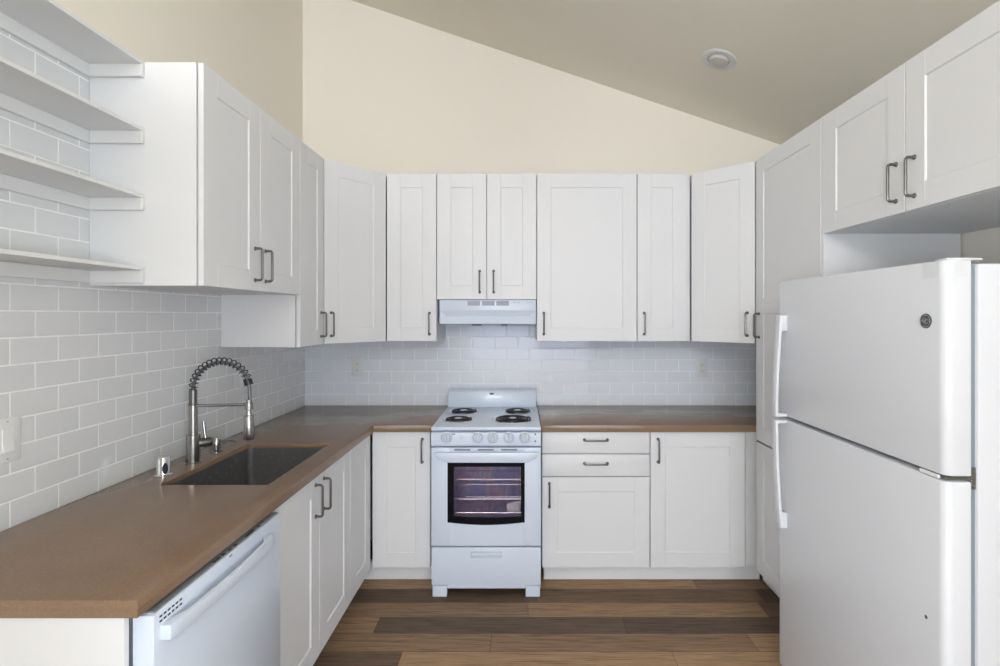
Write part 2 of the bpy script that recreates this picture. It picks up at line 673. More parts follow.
A0, A1 = (FLU, 2.840), (-0.817, FU)
diag('corner_wall_cabinet', 'white wall cabinet with a slanted door across the left corner', A0, A1,
     [(FLU + 0.004, 2.842), (-0.820, FU + 0.002), (-0.820, YB - 0.009), (XL + TT + 0.0005, YB - 0.009), (XL + TT + 0.0005, 2.842)], 'l', zb, 'slanted corner wall cabinets')
B0, B1 = (1.031, FU), (FR - 0.003, 2.880)
diag('corner_wall_cabinet', 'white wall cabinet with a slanted door in the right corner, beside the tall pantry', B0, B1,
     [(1.033, FU + 0.003), (FR - 0.003, 2.884), (XR - 0.001, 2.884), (XR - 0.001, YB - 0.009), (1.033, YB - 0.009)], 'r', zb, 'slanted corner wall cabinets')

# ---- left wall cabinets
DU = FLU - XL - TT - 0.0005


def lwall(y0, y1, z0, label, doors):
    w, h = y1 - y0, TOP - z0
    fr = []
    n = len(doors)
    for i, side in enumerate(doors):
        a, c = i * w / n + g, (i + 1) * w / n - g
        hx = a + 0.040 if side == 'l' else c - 0.040
        fr.append({'r': (a, c, 0, h - 0.001), 'h': (hx, 0.107)})
    return cabinet('wall_cabinet', label, 'cabinet', (FLU, y0, z0), RZL, w, h, DU, fr, 'white wall cabinets on the left wall')


lwall(1.760, 2.531, 1.625, 'two-door white wall cabinet on the left wall, beside the open shelves', ['r', 'l'])
lwall(2.532, 2.838, zb, 'tall narrow white wall cabinet on the left wall with its white side showing', ['r'])

# ---- right side: pantry, panel, over-fridge cabinet
DP = XR - FR - 0.004
yp1, yp0 = 2.8775, 2.254
wp = yp1 - yp0
pc = N()
bx(pc, 0.0005, wp - 0.0005, TH + 0.005, DP, 0.105, 0.824, 0.0008)
bx(pc, 0.0005, wp - 0.0005, TH + 0.005, DP, 0.842, TOP, 0.0008)
bx(pc, 0.002, wp - 0.002, 0.12, DP - 0.01, 0.823, 0.843)
cabinet('pantry_cabinet', 'tall white pantry cabinet with two stacked doors, behind the refrigerator', 'cabinet', (FR, yp1, 0.0), RZR, wp, TOP, DP,
        [{'r': (g, wp - g, 0.838, TOP - 0.001), 'h': (0.040, 1.47), 'mid': (1.535, 1.618)},
         {'r': (g, wp - g, 0.114, 0.827), 'h': (wp - 0.042, 0.725)}], None, z0=0.105, car=pc)
b = N(); bx(b, FR + 0.001, XR - 0.012, yp0 - 0.0185, yp0 - 0.0005, 0.0, TOP, 0.001)
tag(obj('side_panel', b, 'cab'), 'tall white panel between the pantry and the refrigerator', 'panel')
yo1, yo0 = 2.2345, 1.285
wo = yo1 - yo0
zo = 1.877
ho = TOP - zo
cabinet('fridge_top_cabinet', 'white two-door cabinet mounted high above the refrigerator', 'cabinet', (FR, yo1, zo), RZR, wo, ho, DP,
        [{'r': (g, wo / 2 - g, 0, ho - 0.001), 'h': (wo / 2 - 0.042, 0.108)}, {'r': (wo / 2 + g, wo - g, 0, ho - 0.001), 'h': (wo / 2 + 0.042, 0.108)}])

# ---- base cabinets, back run
ZB, ZT = 0.114, 0.8715
DB = YB - 0.001 - FB


def base(name, label, x0, x1, fronts, group='white base cabinets under the back worktop'):
    return cabinet(name, label, 'cabinet', (x0, FB, 0), 0, x1 - x0, 0.875, DB, fronts, group, z0=ZB)


w = -0.506 + 0.834
base('base_cabinet', 'narrow one-door white base cabinet left of the range', -0.834, -0.506, [{'r': (g, w - g, ZB, ZT), 'h': (w - 0.046, 0.769)}])
w = 0.722 - 0.1165
base('base_cabinet', 'white base cabinet right of the range with two drawers above a door', 0.1165, 0.722,
     [{'r': (g, w - g, 0.752, ZT), 'slab': 1, 'h': (w / 2, 0.829)},
      {'r': (g, w - g, 0.625, 0.747), 'slab': 1, 'h': (w / 2, 0.697)},
      {'r': (g, w - g, ZB, 0.620), 'h': (0.042, 0.520)}])
w = 1.256 - 0.723
base('base_cabinet', 'one-door white base cabinet between the drawer unit and the pantry', 0.723, 1.256, [{'r': (g, w - g, ZB, ZT), 'h': (0.044, 0.769)}])
b = N(); bx(b, 1.2655, 1.345, FB + 0.022, FB + 0.038, ZB, 0.875, 0.001)
tag(obj('filler_strip', b, 'cab'), 'upright white filler strip in the low corner beside the pantry', 'filler strip')
b = N(); bx(b, -0.93, -0.4915, 2.985, 3.001, 0.004, 0.112, 0.001)
tag(obj('toe_kick', b, 'cab'), 'white toe kick board on the floor left of the range', 'toe kick')
b = N(); bx(b, 0.131, 1.375, 2.985, 3.001, 0.004, 0.112, 0.001)
tag(obj('toe_kick', b, 'cab'), 'white toe kick board on the floor right of the range', 'toe kick')
b = N(); bx(b, FR + 0.085, FR + 0.10, 2.256, 2.98, 0.004, 0.104, 0.001)
tag(obj('toe_kick', b, 'cab'), 'white toe kick board under the tall pantry', 'toe kick')

# ---- base cabinets, left run
DL = FL - XL - 0.001
ys0, ys1 = 1.768, 2.540
w = ys1 - ys0
cabinet('sink_base_cabinet', 'two-door white base cabinet under the sink', 'cabinet', (FL, ys0, 0), RZL, w, 0.875, DL,
        [{'r': (g, w / 2 - g, ZB, ZT), 'h': (w / 2 - 0.044, 0.769)}, {'r': (w / 2 + g, w - g, ZB, ZT), 'h': (w / 2 + 0.044, 0.769)}], None, open_=True, z0=ZB)
w = 2.880 - 2.541
cabinet('corner_base_cabinet', 'one-door white base cabinet in the left corner, without a handle', 'cabinet', (FL, 2.541, 0), RZL, w, 0.875, DL,
        [{'r': (g, w - g, ZB, ZT)}], None, z0=ZB)
b = N(); bx(b, FL - 0.09, FL - 0.075, 1.75, 2.984, 0.004, 0.112, 0.001)
tag(obj('toe_kick', b, 'cab'), 'white toe kick board along the floor below the sink cabinet', 'toe kick')
b = N(); bx(b, XL + 0.001, -0.853, 1.112, 1.128, 0.0, 0.875, 0.001)
tag(obj('end_panel', b, 'cab'), 'white end panel closing the near end of the left worktop run', 'panel')
b = N(); bx(b, FL - 0.04, FL, 1.737, 1.766, 0.0, 0.875, 0.001)
tag(obj('filler_strip', b, 'cab'), 'upright white filler strip between the dishwasher and the sink cabinet', 'filler strip')


# ------------------------------------------------------------------ worktops
def grid_slab(xs, ys, keep, z0, z1, bev):
    b = N()
    vs = {}

    def v(i, j):
        if (i, j) not in vs:
            vs[(i, j)] = b.verts.new((xs[i], ys[j], z1))
        return vs[(i, j)]
    fs = []
    for i in range(len(xs) - 1):
        for j in range(len(ys) - 1):
            if keep((xs[i] + xs[i + 1]) / 2, (ys[j] + ys[j + 1]) / 2):
                fs.append(b.faces.new((v(i, j), v(i + 1, j), v(i + 1, j + 1), v(i, j + 1))))
    r = bmesh.ops.extrude_face_region(b, geom=fs)
    for e in r['geom']:
        if isinstance(e, bmesh.types.BMVert):
            e.co.z = z0
    bmesh.ops.recalc_face_normals(b, faces=list(b.faces))
    es = [e for e in b.edges if len(e.link_faces) == 2 and e.calc_face_angle(0) > 1.0 and (e.verts[0].co.z + e.verts[1].co.z) / 2 > z0 + 0.005]
    bmesh.ops.bevel(b, geom=es, offset=bev, segments=2, profile=0.5, affect='EDGES')
    return b


SX0, SX1, SY0, SY1 = -1.300, -0.912, 1.865, 2.470
CX = -0.820
RX0 = -0.488
b = grid_slab([XL + TT, SX0, SX1, CX, RX0 - 0.003], [1.107, SY0, SY1, 2.88, YB - 0.0085],
              lambda x, y: (x < CX or y > 2.88) and not (SX0 < x < SX1 and SY0 < y < SY1), CT - 0.020, CT, 0.0012)
# thick edge strip along the open sides
bx(b, XL + TT, CX, 1.107, 1.137, CT - 0.038, CT - 0.0202)
bx(b, CX - 0.030, CX, 1.137, 2.91, CT - 0.038, CT - 0.0202)
bx(b, CX, RX0 - 0.003, 2.88, 2.91, CT - 0.038, CT - 0.0202)
tag(obj('worktop', b, 'quartz'), 'L-shaped brown quartz worktop around the sink, left of the range', 'worktop', 'brown quartz worktops')
b = grid_slab([0.1125, XR - 0.002], [2.88, YB - 0.0085], lambda x, y: True, CT - 0.020, CT, 0.0012)
bx(b, 0.1125, XR - 0.002, 2.88, 2.91, CT - 0.038, CT - 0.0202)
tag(obj('worktop', b, 'quartz'), 'straight brown quartz worktop between the range and the pantry', 'worktop', 'brown quartz worktops')

# ------------------------------------------------------------------ sink
t = thing('sink', 'dark stainless undermount sink set into the brown worktop', 'sink', ((SX0 + SX1) / 2, (SY0 + SY1) / 2, 0.674))
b = N()
hx_, hy_ = (SX1 - SX0) / 2 + 0.002, (SY1 - SY0) / 2 + 0.002


def rrect(hx, hy, r, z, n=8):
    o = []
    for cx, cy, a0 in ((hx - r, hy - r, 0), (-hx + r, hy - r, PI / 2), (-hx + r, -hy + r, PI), (hx - r, -hy + r, 3 * PI / 2)):
        for k in range(n + 1):
            a = a0 + k / n * PI / 2
            o.append((cx + r * math.cos(a), cy + r * math.sin(a), z))
    return o


loops = [rrect(hx_ + 0.02, hy_ + 0.02, 0.02, 0.2188), rrect(hx_, hy_, 0.026, 0.2188), rrect(hx_, hy_, 0.026, 0.02), rrect(hx_ - 0.004, hy_ - 0.004, 0.018, 0.006), rrect(hx_ - 0.016, hy_ - 0.016, 0.015, 0.0)]
rg = [[b.verts.new(p_) for p_ in lp] for lp in loops]
for A, B in zip(rg, rg[1:]):
    for k in range(len(A)):
        b.faces.new((A[k], A[(k + 1) % len(A)], B[(k + 1) % len(B)], B[k]))
b.faces.new(rg[-1])
obj('basin', b, 'sink', t)
b = N(); lathe(b, [(0.056, 0.0005), (0.056, 0.003), (0.045, 0.0035), (0.038, 0.002), (0.0, 0.002)], (0, 0.02, 0.0), 'z', 28)
obj('drain', b, 'steel', t)

# ------------------------------------------------------------------ faucet
fx, fy = -1.356, 2.142
t = thing('faucet', 'brushed steel spring-neck kitchen faucet standing behind the sink', 'faucet', (fx, fy, CT))
b = N()
lathe(b, [(0, 0.0), (0.030, 0.0), (0.030, 0.004), (0.0258, 0.006), (0.0258, 0.116), (0.0245, 0.118), (0, 0.118)])
obj('base', b, 'steel', t)
b = N()
lathe(b, [(0, 0.117), (0.0165, 0.117), (0.0165, 0.238), (0, 0.238)])
obj('column', b, 'steel', t)
b = N()
lathe(b, [(0, 0.2385), (0.0175, 0.2385), (0.0175, 0.244), (0.0150, 0.246), (0.0150, 0.302), (0.012, 0.305), (0, 0.305)])
obj('sleeve', b, 'nickel', t)
R_ = 0.117
zc0 = 0.300
path = [Vector((0, 0, 0.304)), Vector((0, 0, 0.302))]
arc = []
NA = 40
for k in range(NA + 1):
    a = PI - PI * 1.0 * k / NA
    arc.append(Vector((R_ + R_ * math.cos(a), 0, zc0 + R_ * math.sin(a))))
hose = arc + [Vector((2 * R_ + 0.001, 0, zc0 - 0.02)), Vector((2 * R_ + 0.0005, 0, zc0 - 0.05)), Vector((2 * R_ - 0.003, 0, zc0 - 0.075))]
b = N()
tube(b, hose, 0.0068, 12)
obj('hose', b, 'hose', t)
b = N()
turns = 17
pts = []
NP = turns * 14
ang_end = 0.90
for k in range(NP + 1):
    f_ = k / NP
    a = PI - PI * ang_end * f_
    cpt = Vector((R_ + R_ * math.cos(a), 0, zc0 + 0.004 + R_ * math.sin(a)))
    rad = Vector((math.cos(a), 0, math.sin(a)))
    th = 2 * PI * turns * f_
    pts.append(cpt + (rad * math.cos(th) + Vector((0, 1, 0)) * math.sin(th)) * 0.0152)
tube(b, pts, 0.0023, 6)
obj('spring', b, 'coil', t)
b = N()
a = PI * (1 - ang_end)
for k in range(3):
    pass
c0 = Vector((R_ + R_ * math.cos(a + 0.10), 0, zc0 + R_ * math.sin(a + 0.10)))
c1 = Vector((R_ + R_ * math.cos(a - 0.12), 0, zc0 + R_ * math.sin(a - 0.12)))
tube(b, [c0, c1], 0.0165, 18)
obj('spring_collar', b, 'coil', t)
b = N()
tube(b, [(0.012, 0, 0.237), (2 * R_ - 0.016, 0, 0.242)], 0.0062, 12)
lathe(b, [(0.0125, 0.222), (0.0165, 0.222), (0.0165, 0.250), (0.0125, 0.250), (0.0125, 0.222)], (2 * R_ - 0.003, 0, 0))
obj('support_arm', b, 'steel', t)
b = N()
lathe(b, [(0, 0.262), (0.0115, 0.262), (0.0115, 0.222), (0.010, 0.2215), (0.009, 0.214), (0.012, 0.206), (0.012, 0.1985), (0.0195, 0.197), (0.0205, 0.195), (0.0205, 0.100), (0.0195, 0.0975), (0, 0.097)], (2 * R_ - 0.003, 0, 0))
obj('spray_head', b, 'steel', t)
b = N()
# lever block on the far right side and its upright lever
d_ = Vector((0.8, 0.6, 0)).normalized()
tube(b, [d_ * 0.02 + Vector((0, 0, 0.080)), d_ * 0.058 + Vector((0, 0, 0.080)), d_ * 0.068 + Vector((0, 0, 0.080)), d_ * 0.072 + Vector((0, 0, 0.080))], [0.0195, 0.0195, 0.016, 0.007], 20)
obj('lever_base', b, 'nickel', t)
b = N()
q = d_ * 0.045 + Vector((0, 0, 0.096))
tube(b, [q, q + Vector((-0.004, 0, 0.02)), q + Vector((-0.010, 0, 0.072))], [0.0065, 0.0062, 0.006], 12)
obj('lever', b, 'steel', t)

# soap dispenser
t = thing('soap_dispenser', 'small brushed steel soap dispenser right of the faucet base', 'soap dispenser', (-1.362, 2.316, CT))
b = N()
lathe(b, [(0, 0), (0.0235, 0), (0.0235, 0.004), (0.020, 0.006), (0.0135, 0.010), (0.0135, 0.026), (0.0185, 0.028), (0.0185, 0.062), (0.017, 0.065), (0, 0.065)])
obj('body', b, 'steel', t)
b = N()
tube(b, [(0.014, 0, 0.052), (0.05, 0, 0.053), (0.083, 0, 0.050), (0.092, 0, 0.043)], [0.0042, 0.004, 0.0036, 0.0034], 10)
obj('spout', b, 'steel', t)
# air gap
t = thing('air_gap', 'short polished chrome air gap cap left of the faucet', 'air gap cap', (-1.367, 1.98, CT))
b = N()
lathe(b, [(0, 0), (0.029, 0), (0.029, 0.003), (0.024, 0.005), (0.0228, 0.008), (0.0228, 0.066), (0.021, 0.070), (0, 0.0705)])
obj('cap', b, 'chrome', t)
b = N()
lathe(b, [(0, 0.0), (0.0095, 0.0), (0.0095, 0.0035), (0, 0.0035)], (0.0165, -0.0150, 0.030), Matrix(((0.64, 0, 0.77), (0.77, 0, -0.64), (0, 2.2, 0))), 18)
obj('vent_hole_with_reflection', b, 'dark', t)  # vent hole, drawn oversized to include the dark reflection on the chrome


# ------------------------------------------------------------------ shelves on the left wall
def shelf(z, label):
    y0, y1 = 0.62, 1.7585
    x1 = -1.290
    t = thing('wall_shelf', label, 'shelf', (XL + TT, y1, z - 0.054), 0, 'white open shelves on the left wall')
    D = x1 - XL - 0.0085
    b = N(); bx(b, 0, D, y0 - y1, -0.0005, 0.042, 0.054, 0.001); obj('board', b, 'shelf', t)
    b = N(); bx(b, 0, 0.014, y0 - y1, -0.0005, 0.0, 0.0415, 0.001); obj('back_cleat', b, 'shelf', t)
    b = N(); bx(b, 0.0145, D, -0.0145, -0.0005, 0.0, 0.0415, 0.001); obj('side_cleat', b, 'shelf', t)


for z, l in ((2.385, 'topmost white shelf on the left wall, level with the cabinet tops'),
             (2.160, 'second white shelf from the top on the left wall'),
             (1.934, 'third white shelf from the top on the left wall'),
             (1.688, 'lowest white shelf on the left wall, just above the tile over the worktop')):
    shelf(z, l)

# ------------------------------------------------------------------ dishwasher
t = thing('dishwasher', 'white dishwasher built in under the left worktop beside the sink cabinet', 'dishwasher', (-1.13, 1.433, 0))
ox, oy = -1.13, 1.433
dy0, dy1 = 1.134 - oy, 1.733 - oy
XF = -0.804 - ox
b = N(); bx(b, -0.30, XF - 0.052, dy0 + 0.004, dy1 - 0.004, 0.10, 0.868); bx(b, -0.25, XF - 0.12, dy0 + 0.01, dy1 - 0.01, 0.0, 0.10); obj('tub', b, 'greyplastic', t)
b = N(); bx(b, XF - 0.048, XF, dy0, dy1, 0.115, 0.865, 0.004, 2); door = obj('door', b, 'enamel', t)
b = N()
bx(b, XF - 0.040, XF - 0.005, dy0 + 0.012, dy1 - 0.006, 0.8645, 0.8685, 0.001)
obj('control_strip', b, 'greyplastic', door)
b = N()
for yy, l_ in ((-0.06, 0.03), (-0.02, 0.012), (0.01, 0.012), (0.04, 0.012), (0.10, 0.05), (0.17, 0.012)):
    bx(b, XF - 0.015, XF - 0.007, yy, yy + l_, 0.8683, 0.8693)
obj_each('button', b, 'dark', door)
b = N()
for r_ in range(2):
    for k in range(6):
        yy = 1.152 - oy + k * 0.0135
        bx(b, XF - 0.002, XF + 0.0004, yy, yy + 0.0090, 0.850 - r_ * 0.011, 0.8545 - r_ * 0.011)
obj_each('vent_slot', b, 'dark', door)
b = N(); bx(b, XF - 0.001, XF + 0.0004, 1.426 - oy, 1.442 - oy, 0.856, 0.861); obj('logo', b, 'greyplastic', door)
b = N()
n = 16
inner, outer = [], []
for k in range(n + 1):
    f_ = k / n
    y = 1.155 - oy + f_ * (1.645 - 1.155)
    bow = 0.013 * math.sin(PI * f_) ** 0.8
    outer.append((XF + 0.023 + bow, y))
    inner.append((XF + 0.011 + bow * 0.98, y))
inner[0] = (XF - 0.001, inner[0][1]); inner[1] = (XF - 0.001, inner[1][1] )
inner[-1] = (XF - 0.001, inner[-1][1]); inner[-2] = (XF - 0.001, inner[-2][1])
prism(b, outer + inner[::-1], 0.799, 0.832, 'z', 0.002, 2)
obj('handle', b, 'enamel', door)
b = N(); bx(b, XF - 0.06, XF - 0.054, dy0 + 0.01, dy1 - 0.01, 0.02, 0.11); obj('kick_plate', b, 'enamel', t)

# ------------------------------------------------------------------ range
rx0, rx1 = -0.4855, 0.1085
rcx, rw = (rx0 + rx1) / 2, rx1 - rx0
yf = 2.80
t = thing('range', 'white freestanding electric coil range between the base cabinets', 'range', (rcx, yf, 0))
hw = rw / 2
yb_ = 3.47 - yf
# body (hollow so that the oven can be seen into)
b = N()
bx(b, -hw + 0.001, -hw + 0.04, 0.045, yb_, 0.03, 0.895)
bx(b, hw - 0.04, hw - 0.001, 0.045, yb_, 0.03, 0.895)
bx(b, -hw + 0.04, hw - 0.04, yb_ - 0.03, yb_, 0.03, 0.895)
bx(b, -hw + 0.04, hw - 0.04, 0.045, yb_ - 0.03, 0.03, 0.25)
bx(b, -hw + 0.04, hw - 0.04, 0.06, yb_ - 0.03, 0.83, 0.895)
obj('body', b, 'enamel', t)
# oven cavity liner
b = N()
c0 = 0.046
bx(b, -hw + 0.041, -hw + 0.05, c0, yb_ - 0.05, 0.252, 0.825)
bx(b, hw - 0.05, hw - 0.041, c0, yb_ - 0.05, 0.252, 0.825)
bx(b, -hw + 0.05, hw - 0.05, yb_ - 0.06, yb_ - 0.05, 0.252, 0.825)
bx(b, -hw + 0.05, hw - 0.05, c0, yb_ - 0.06, 0.252, 0.33)
bx(b, -hw + 0.05, hw - 0.05, c0, yb_ - 0.06, 0.815, 0.825)
obj('oven_cavity', b, 'oven', t)
for zr in (0.617, 0.508, 0.432):
    b = N()
    x_ = hw - 0.055
    for yy in (0.07, 0.32, yb_ - 0.08):
        tube(b, [(-x_, yy, zr), (x_, yy, zr)], 0.0032, 8)
    for k in range(17):
        xx = -x_ + 0.01 + k * (2 * x_ - 0.02) / 16
        tube(b, [(xx, 0.07, zr + 0.004), (xx, yb_ - 0.08, zr + 0.004)], 0.0016, 6)
    obj('oven_rack', b, 'chrome', t)
# cooktop
b = N()
bx(b, -hw, hw, 0.0, yb_ - 0.05, 0.901, 0.922, 0.006, 3)
obj('cooktop', b, 'enamel', t)
# backguard
b = N()
prism(b, [(yb_ - 0.055, 0.915), (yb_ - 0.050, 0.99), (yb_ - 0.040, 1.028), (yb_ - 0.022, 1.040), (yb_, 1.040), (yb_, 0.9)], -hw + 0.004, hw - 0.008, 'x', 0.004, 2)
# gently arched top
for v in b.verts:
    if v.co.z > 0.95:
        k = 1 - (v.co.x / hw) ** 2
        v.co.z += 0.010 * k - 0.008 * max(0, abs(v.co.x) / hw - 0.9) * 10
bg_ = obj('backguard', b, 'enamel', t)
b = N()
lathe(b, [(0, 0), (0.016, 0), (0.016, 0.002), (0.014, 0.0028), (0, 0.0028)], (-0.005, yb_ - 0.0475, 1.008), Matrix(((1, 0, 0), (0, 0, -1), (0, 0.42, 0.2))), 20)
obj('emblem', b, 'emblem', bg_)
# control panel
b = N()
prism(b, [(0.002, 0.893), (-0.006, 0.886), (0.000, 0.842), (-0.002, 0.825), (0.004, 0.816), (0.058, 0.816), (0.058, 0.893)], -hw, hw, 'x', 0.002, 1)
cp = obj('control_panel', b, 'enamel', t)
s = 185.0


def px2x(px):
    return (px - 521) / s - rcx


KN = N()
Rk = Matrix(((1, 0, 0), (0, 0, -1), (0, 1, 0)))
lathe(KN, [(0, 0), (0.0315, 0), (0.0315, 0.003), (0.025, 0.005), (0.0235, 0.018), (0.021, 0.0205), (0, 0.0205)], (0, 0, 0), Rk, 28)
K0 = None
for px in (446.5, 478.0, 492.9, 508.7, 524.7):
    if K0 is None:
        k = K0 = obj('knob', KN, 'enamel2', cp)
        b = N(); bx(b, -0.0045, 0.0045, -0.034, -0.019, -0.021, 0.021, 0.002, 2)
        gp = G0 = obj('grip', b, 'enamel', k)
        b = N(); bx(b, -0.0012, 0.0012, -0.0346, -0.0335, 0.005, 0.02)
        I0 = obj('pointer_mark', b, 'label', k)
    else:
        k = K0.copy(); COL.objects.link(k); k.parent = cp
        for o_ in (G0, I0):
            c_ = o_.copy(); COL.objects.link(c_); c_.parent = k
    k.location = (px2x(px), -0.005, 0.868)
b = N(); lathe(b, [(0, 0), (0.0095, 0), (0.0085, 0.004), (0, 0.005)], (px2x(461.7), -0.004, 0.868), Rk, 16); obj('indicator_light', b, 'enamel2', cp)
b = N()
for z in (0.884, 0.846):
    lathe(b, [(0, 0), (0.0045, 0), (0.0045, 0.003), (0, 0.003)], (px2x(535.2), -0.003, z), Rk, 12)
obj_each('screw', b, 'slot', cp)
b = N(); bx(b, px2x(452.0), px2x(455.2), -0.0062, -0.004, 0.882, 0.886); obj('dial_label', b, 'slot', cp)
b = N()
for px in (446.5, 478.0, 492.9, 508.7, 524.7):
    for k_ in range(7):
        a = PI * (0.9 - 1.8 * k_ / 6) + PI / 2
        bx(b, px2x(px) + 0.036 * math.cos(a) - 0.0012, px2x(px) + 0.036 * math.cos(a) + 0.0012, -0.0055, -0.001, 0.868 + 0.034 * math.sin(a) * 0.6 - 0.001, 0.868 + 0.034 * math.sin(a) * 0.6 + 0.001)
obj_each('dial_mark', b, 'label', cp)


# burners
def burner(x, y, r):
    X, Y = x - rcx, y - yf
    b = N()
    lathe(b, [(r * 0.20, 0.9222), (r * 1.0, 0.9224), (r * 1.07, 0.9245), (r * 1.15, 0.9250), (r * 1.19, 0.9222)], (X, Y, 0), 'z', 40)
    pan = obj('drip_pan', b, 'chrome', t)
    b = N()
    tn = 5 if r > 0.09 else 4
    pts = []
    n_ = tn * 30
    for k in range(n_ + 1):
        f_ = k / n_
        rr = 0.024 + (r - 0.024) * f_
        a = 2 * PI * tn * f_ + 0.6
        pts.append((X + rr * math.cos(a), Y + rr * math.sin(a), 0.9262))
    tube(b, pts, 0.0034, 7)
    obj('coil', b, 'burner', t)
    b = N()
    lathe(b, [(0, 0.9305), (0.020, 0.9305), (0.022, 0.929), (0.022, 0.9235), (0, 0.9235)], (X, Y, 0), 'z', 20)
    for k in range(3):
        a = k * 2 * PI / 3 + 0.5
        tube(b, [(X + 0.019 * math.cos(a), Y + 0.019 * math.sin(a), 0.9235), (X + r * 0.98 * math.cos(a), Y + r * 0.98 * math.sin(a), 0.9235)], 0.0022, 6)
    obj('coil_support', b, 'chrome', t)


burner(-0.364, 3.01, 0.078)
burner(-0.048, 3.015, 0.105)
burner(-0.361, 3.265, 0.081)
burner(-0.022, 3.265, 0.081)

# oven door
wx0, wx1 = px2x(447.4), px2x(524.7)
wz0, wz1 = 0.405, 0.731
b = N()
bx(b, -hw, wx0 + 0.012, 0.004, 0.043, 0.277, 0.809, 0.004, 2)
bx(b, wx1 - 0.012, hw, 0.004, 0.043, 0.277, 0.809, 0.004, 2)
bx(b, wx0 + 0.008, wx1 - 0.008, 0.0042, 0.043, wz1 - 0.012, 0.8088, 0.0015)
bx(b, wx0 + 0.008, wx1 - 0.008, 0.0042, 0.043, 0.2772, wz0 + 0.012, 0.0015)
od = obj('oven_door', b, 'enamel', t)
# black glass surround with a bowed lower edge and clear centre
gx0, gx1, gz0, gz1 = px2x(453.6), px2x(521.0), 0.436, 0.706
b = N()


def ring_prism(b, outer, inner, y0, y1):
    n = len(outer)
    V = [[b.verts.new((p_[0], y, p_[1])) for p_ in lp] for y in (y0, y1) for lp in (outer, inner)]
    of, inf, ob, inb = V
    for k in range(n):
        j = (k + 1) % n
        b.faces.new((of[k], of[j], inf[j], inf[k]))
        b.faces.new((ob[j], ob[k], inb[k], inb[j]))
        b.faces.new((of[j], of[k], ob[k], ob[j]))
        b.faces.new((inf[k], inf[j], inb[j], inb[k]))
    bmesh.ops.recalc_face_normals(b, faces=list(b.faces))


outer, inner = [], []
for k in range(13):
    f_ = k / 12
    outer.append((wx0 + f_ * (wx1 - wx0), wz0 - 0.014 * math.sin(PI * f_)))
    inner.append((gx0 + f_ * (gx1 - gx0), gz0 - 0.004 * math.sin(PI * f_)))
for k in range(13):
    f_ = k / 12
    outer.append((wx1 - f_ * (wx1 - wx0), wz1 + 0.003 * math.sin(PI * f_)))
    inner.append((gx1 - f_ * (gx1 - gx0), gz1))
ring_prism(b, outer, inner, 0.0025, 0.010)
obj('window_frame', b, 'blackglass', od)
b = N(); bx(b, gx0 - 0.003, gx1 + 0.003, 0.0105, 0.0135, gz0 - 0.008, gz1 + 0.003); obj('window_pane', b, 'pane', od)
# door handle: shallow bar, drooping ends
b = N()
n = 20
top, bot = [], []
for k in range(n + 1):
    f_ = k / n
    x = -hw + 0.020 + f_ * (rw - 0.035)
    e_ = min(1.0, min(f_, 1 - f_) * 7)
    e_ = math.sin(e_ * PI / 2)
    top.append((x, 0.790))
    bot.append((x, 0.776 - 0.040 * e_))
prism(b, top + bot[::-1], -0.030, -0.010, 'y', 0.004, 2)
bx(b, -hw + 0.03, -hw + 0.07, -0.011, 0.006, 0.75, 0.788, 0.002)
bx(b, hw - 0.065, hw - 0.025, -0.011, 0.006, 0.75, 0.788, 0.002)
obj('handle', b, 'enamel', od)
b = N()
for a0, a1 in ((454.2, 470.2), (477.6, 493.6), (501.0, 517.2)):
    bx(b, px2x(a0), px2x(a1), 0.0032, 0.006, 0.7945, 0.8005)
obj_each('vent_slot', b, 'slot', od)
# drawer
b = N()
bx(b, -hw + 0.001, hw - 0.001, 0.004, 0.043, 0.062, 0.268, 0.004, 2)
bx(b, -hw + 0.085, hw - 0.085, 0.006, 0.03, 0.045, 0.07, 0.003)
dw_ = obj('storage_drawer', b, 'enamel', t)
b = N()
bx(b, -0.083, 0.083, 0.0, 0.006, 0.240, 0.247, 0.002)
bx(b, -0.083, 0.083, -0.003, 0.006, 0.214, 0.228, 0.003, 2)
bx(b, -0.083, -0.079, 0.001, 0.006, 0.214, 0.247, 0.001)
bx(b, 0.079, 0.083, 0.001, 0.006, 0.214, 0.247, 0.001)
obj('drawer_pull', b, 'enamel2', dw_)
for sx, sy in ((-1, 0.0), (1, 0.0), (-1, 0.58), (1, 0.58)):
    b = N()
    xa = sx * (hw - 0.005); xb = sx * (hw - 0.084)
    bx(b, xa, xb, 0.006 + sy, 0.07 + sy, 0.0, 0.058 if sy == 0 else 0.029, 0.004, 2)
    obj('foot', b, 'enamel', t)
# leaflet inside the oven
b = N()
prism(b, [(-0.034, -0.001), (0.034, -0.001), (0.040, 0.058), (-0.040, 0.042)], -0.0006, 0.0006, 'y')
tag(obj('leaflet', b, 'paper', None, None, (px2x(513.5) + rcx, yf + 0.066, 0.4405), (-0.12, 0, 0.1)), 'cream paper leaflet lying inside the oven, seen through its window', 'leaflet')

# ------------------------------------------------------------------ range hood
hx0, hx1 = -0.496, 0.092
t = thing('range_hood', 'white under-cabinet range hood above the range', 'range hood', ((hx0 + hx1) / 2, YB - 0.01, 1.474))
hcx = (hx0 + hx1) / 2
H2 = (hx1 - hx0) / 2
yw = YB - 0.01
z0 = 1.474
b = N()
y1_ = FU + 0.012 - yw      # vertical band front
y2_ = FU - 0.002 - yw      # lip front
zt, zm, zl, zbm = 1.621 - z0, 1.556 - z0, 1.519 - z0, 0.0
pr = [(-H2, y1_, zt), (H2, y1_, zt), (H2, y1_, zm), (-H2, y1_, zm)]
li = [(-H2 + 0.042, y1_ + 0.024, zl), (H2 - 0.042, y1_ + 0.024, zl), (H2 - 0.012, y2_, zbm), (-H2 + 0.012, y2_, zbm)]
V = lambda p_: b.verts.new(p_)
a = [V(p_) for p_ in pr]
c = [V(p_) for p_ in li]
